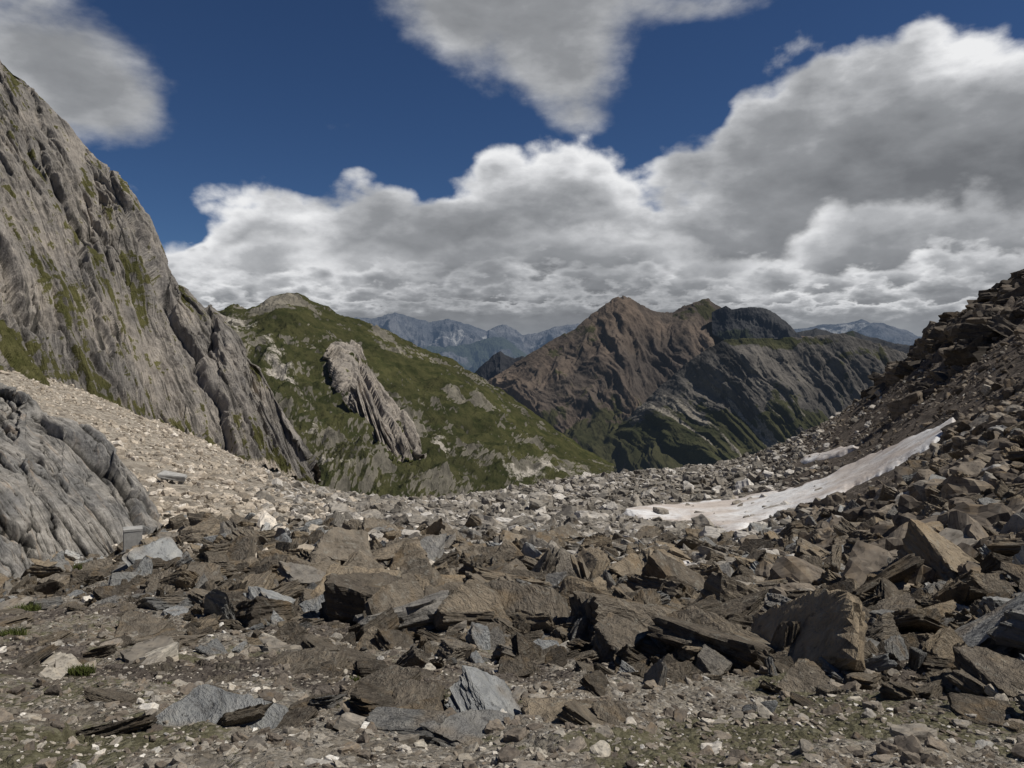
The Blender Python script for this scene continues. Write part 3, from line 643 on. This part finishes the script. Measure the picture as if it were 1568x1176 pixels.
def tuft(u,v,wpx,n,seed):
    r=np.random.RandomState(seed); x,y,z=at(u,v); R=wpx/F*y/2
    bm=bmesh.new()
    for i in range(n):
        a=r.rand()*6.283; q=R*math.sqrt(r.rand()); bx,by=q*math.cos(a),q*math.sin(a)*0.6
        h=R*(0.35+0.4*r.rand()); lx,ly=r.normal(0,.35,2)*h; w=0.012*R+0.002; t=r.rand()*3.14; wx,wy=w*math.cos(t),w*math.sin(t)
        a1=bm.verts.new((bx-wx,by-wy,-0.03)); a2=bm.verts.new((bx+wx,by+wy,-0.03)); b1=bm.verts.new((bx-wx*.7+lx*.4,by-wy*.7+ly*.4,h*.6)); b2=bm.verts.new((bx+wx*.7+lx*.4,by+wy*.7+ly*.4,h*.6)); c=bm.verts.new((bx+lx,by+ly,h))
        bm.faces.new((a1,a2,b2,b1)); bm.faces.new((b1,b2,c))
    obj('grass_tuft',bm,m_gr,(x,y,z))
for i,(u,v,w,n) in enumerate([(40,940,45,700),(130,872,35,400),(125,1028,40,500),(20,975,40,400),(540,1040,25,250),(260,1035,25,250)]): tuft(u,v,w,n,i)
print('rocks',time.time()-T0)
# ---------------------------------------------------------------- sun, sky
SUN_EL=math.radians(56); SUN_AZ=math.radians(96)
sd=(math.sin(SUN_AZ)*math.cos(SUN_EL),math.cos(SUN_AZ)*math.cos(SUN_EL),math.sin(SUN_EL))
from mathutils import Vector
L=bpy.data.lights.new('sun','SUN'); L.energy=4.2; L.angle=math.radians(0.6); L.color=(1,0.95,0.87)
lo=bpy.data.objects.new('sun',L); lo.rotation_euler=Vector(sd).to_track_quat('Z','Y').to_euler(); sc.collection.objects.link(lo)
w=bpy.data.worlds.new('World'); sc.world=w; w.use_nodes=True; nt=w.node_tree; nt.nodes.clear(); b=NB(nt)
sky=b.n('ShaderNodeTexSky',sky_type='NISHITA'); sky.sun_disc=False; sky.sun_elevation=SUN_EL; sky.sun_rotation=SUN_AZ
sky.altitude=2600; sky.air_density=1.0; sky.dust_density=0.2; sky.ozone_density=2.5
tc=b.n('ShaderNodeTexCoord').outputs['Generated']
def pxang(u,v):
    x,y,z=pos(np.array([float(u)]),np.array([float(v)]),1.0); z=z-CZ
    return math.atan2(x[0],1.0), z[0]/math.hypot(x[0],1.0)
x,y,z=b.sep(tc)
az=b.m('ARCTAN2',x,y); el=b.m('DIVIDE',z,b.m('SQRT',b.m('ADD',b.m('MULTIPLY',x,x),b.m('MULTIPLY',y,y))))
azn=b.m('MULTIPLY',b.m('ADD',az,1.0),0.5,clamp=True)
def curve(pts_px,lo=0.45,hi=0.5):
    fc=b.n('ShaderNodeFloatCurve'); cu=fc.mapping.curves[0]
    cu.points[0].location=(0.0,lo); cu.points[1].location=(1.0,hi)
    for u,v in pts_px:
        q=pxang(u,v); cu.points.new(min(max((q[0]+1.0)/2.0,0.001),0.999),q[1]/0.6)
    fc.mapping.update(); b.put(fc.inputs['Value'],azn)
    return b.m('MULTIPLY',fc.outputs[0],0.6)
pa=b.vm('MULTIPLY',tc,(1,1,1.5)); pb2=b.vm('MULTIPLY',tc,(1,1,2.2))
nL=b.noise(pa,3.2,2,0.5)                      # slow variation
nA=b.noise(pa,5.2,7,0.56,0.1)                 # cumulus bodies
nB=b.noise(b.vm('ADD',pb2,(3.1,1.7,5.3)),11.0,6,0.55,0.1)
nC=b.noise(b.vm('ADD',pb2,(7.1,4.7,2.3)),20.0,5,0.55,0.1)
nD=b.noise(b.vm('ADD',b.vm('MULTIPLY',tc,(1,1,2.8)),(1.1,9.7,4.3)),34.0,4,0.55,0.1)
vA=b.voro(pa,11.0,'F1',2.0); vB=b.voro(pb2,26.0,'F1',1.0)
def sub(a,c): return b.m('SUBTRACT',a,c)
def mul(a,c): return b.m('MULTIPLY',a,c)
def add(a,c): return b.m('ADD',a,c)
RAMP=[(0.0,(0.84,0.845,0.855)),(0.12,(0.68,0.688,0.705)),(0.3,(0.44,0.45,0.468)),(0.55,(0.275,0.285,0.302)),(1.0,(0.16,0.168,0.182))]
def layer(prev,e,shade,a0,a1,ramp=RAMP):
    alpha=b.mr(e,a0,a1)
    return b.mix(alpha,prev,b.ramp(shade,ramp)),alpha
# --- high soft clouds
BL=[(20,60,200,140,1.15),(160,160,100,55,0.6),(790,0,260,105,1.15),(850,120,130,60,0.75),(900,185,90,35,0.4),(600,130,90,30,0.25),(500,190,70,22,0.58),(1100,10,120,25,0.4)]
M=None
for (u,v,ru,rv_,a) in BL:
    a0,e0=pxang(u,v); ra=ru/F*0.85; re=rv_/F
    qa=b.m('MULTIPLY_ADD',az,1/ra,-a0/ra); qe=b.m('MULTIPLY_ADD',el,1/re,-e0/re)
    q=b.m('EXPONENT',mul(b.m('MULTIPLY_ADD',qa,qa,mul(qe,qe)),-1.0))
    M=mul(q,a) if M is None else b.m('MULTIPLY_ADD',q,a,M)
e0_=add(add(M,-0.48),add(mul(sub(nA,0.5),1.9),mul(sub(nB,0.5),0.5)))
s0=add(b.mr(e0_,0.0,0.9,0.24,0.62,'LINEAR'),mul(sub(nB,0.5),-1.1))
c0,a_0=layer((0,0,0),e0_,s0,-0.08,0.55)
# --- big cumulus bank following the measured outline
TOP=[(-300,150),(0,230),(150,225),(200,242),(262,278),(300,252),(370,222),(430,228),(480,250),(560,256),(620,268),(660,258),(700,225),(760,195),(850,182),(920,186),(985,212),(1080,195),(1130,138),(1180,92),(1260,62),(1330,22),(1400,-5),(1480,-5),(1568,5),(1800,60),(2100,150)]
t1=curve(TOP)
e1=add(mul(sub(t1,el),11.0),add(mul(sub(nA,0.5),2.2),mul(sub(0.42,vA),0.55)))
a0h,e0h=pxang(245,356)
hq=b.m('EXPONENT',mul(add(b.m('POWER',mul(sub(az,a0h),1/0.04),2.0),b.m('POWER',mul(sub(el,e0h),1/0.02),2.0)),-1.0))
e1=b.m('MULTIPLY_ADD',hq,-2.5,e1)
s1=add(b.mr(e1,0.0,1.9,0.0,0.9,'LINEAR'),add(mul(sub(nL,0.5),-1.2),mul(sub(nB,0.5),-1.0)))
c1,a_1=layer(c0,e1,s1,0.0,0.34)
# --- successive lower banks toward the horizon: bright tops against the grey base behind
def bank(prev,pts,k,n,amp,nf,vf,vamp,span,lo,hi,s0=0.14):
    t=curve(pts,lo,hi)
    e=add(mul(sub(t,el),k),mul(sub(n,0.5),amp))
    if vf is not None: e=add(e,mul(sub(0.42,vf),vamp))
    s=add(b.mr(e,0.0,span,s0,0.85,'LINEAR'),add(mul(sub(nL,0.5),-1.2),mul(sub(nf,0.5),-0.8)))
    return layer(prev,e,s,0.0,0.45)
c2,a_2=bank(c1,[(0,330),(300,340),(500,335),(620,350),(800,300),(1000,320),(1150,345),(1350,260),(1568,240)],14.0,nA,2.6,nB,vA,0.5,1.6,0.3,0.35,0.1)
c3,a_3=bank(c2,[(0,390),(300,385),(450,400),(700,375),(900,385),(1100,400),(1300,375),(1568,350)],22.0,nB,3.0,nC,vB,0.6,1.5,0.2,0.25)
c4,a_4=bank(c3,[(0,425),(500,430),(800,418),(1100,432),(1400,415),(1568,405)],36.0,nC,3.2,nD,vB,0.5,1.4,0.17,0.2)
c5,a_5=bank(c4,[(0,458),(500,460),(800,455),(1100,460),(1568,450)],55.0,nD,3.2,nC,None,0,1.4,0.12,0.14)
ccol=b.mix(b.mr(el,0.07,-0.01,0,0.45),c5,(0.3,0.33,0.37))
tint=b.mix(1.0,sky.outputs[0],(0.52,0.7,0.93),'MULTIPLY')
# cloud layers are composited over black, the clear-sky radiance is scaled by what they leave open
inv=b.m('MULTIPLY',b.m('MULTIPLY',b.m('MULTIPLY',sub(1.0,a_0),sub(1.0,a_1)),b.m('MULTIPLY',sub(1.0,a_2),sub(1.0,a_3))),b.m('MULTIPLY',sub(1.0,a_4),sub(1.0,a_5)))
bg2=b.n('ShaderNodeBackground'); b.put(bg2.inputs[0],ccol); bg2.inputs[1].default_value=1.0
skyb=b.n('ShaderNodeBackground'); b.put(skyb.inputs[0],b.mix(1.0,tint,inv,'MULTIPLY')); skyb.inputs[1].default_value=0.05
ad=b.n('ShaderNodeAddShader'); nt.links.new(skyb.outputs[0],ad.inputs[0]); nt.links.new(bg2.outputs[0],ad.inputs[1])
o=b.n('ShaderNodeOutputWorld'); nt.links.new(ad.outputs[0],o.inputs[0])
# ---------------------------------------------------------------- camera
cam=bpy.data.cameras.new('camera'); cam.sensor_width=36; cam.lens=36*F/1568; cam.clip_start=0.1; cam.clip_end=200000
co=bpy.data.objects.new('camera',cam); co.location=(0,0,CZ); co.rotation_euler=(math.pi/2-PITCH,0,0); sc.collection.objects.link(co); sc.camera=co
sc.view_settings.view_transform='Standard'; sc.view_settings.look='None'; sc.view_settings.exposure=0
print('done',time.time()-T0)
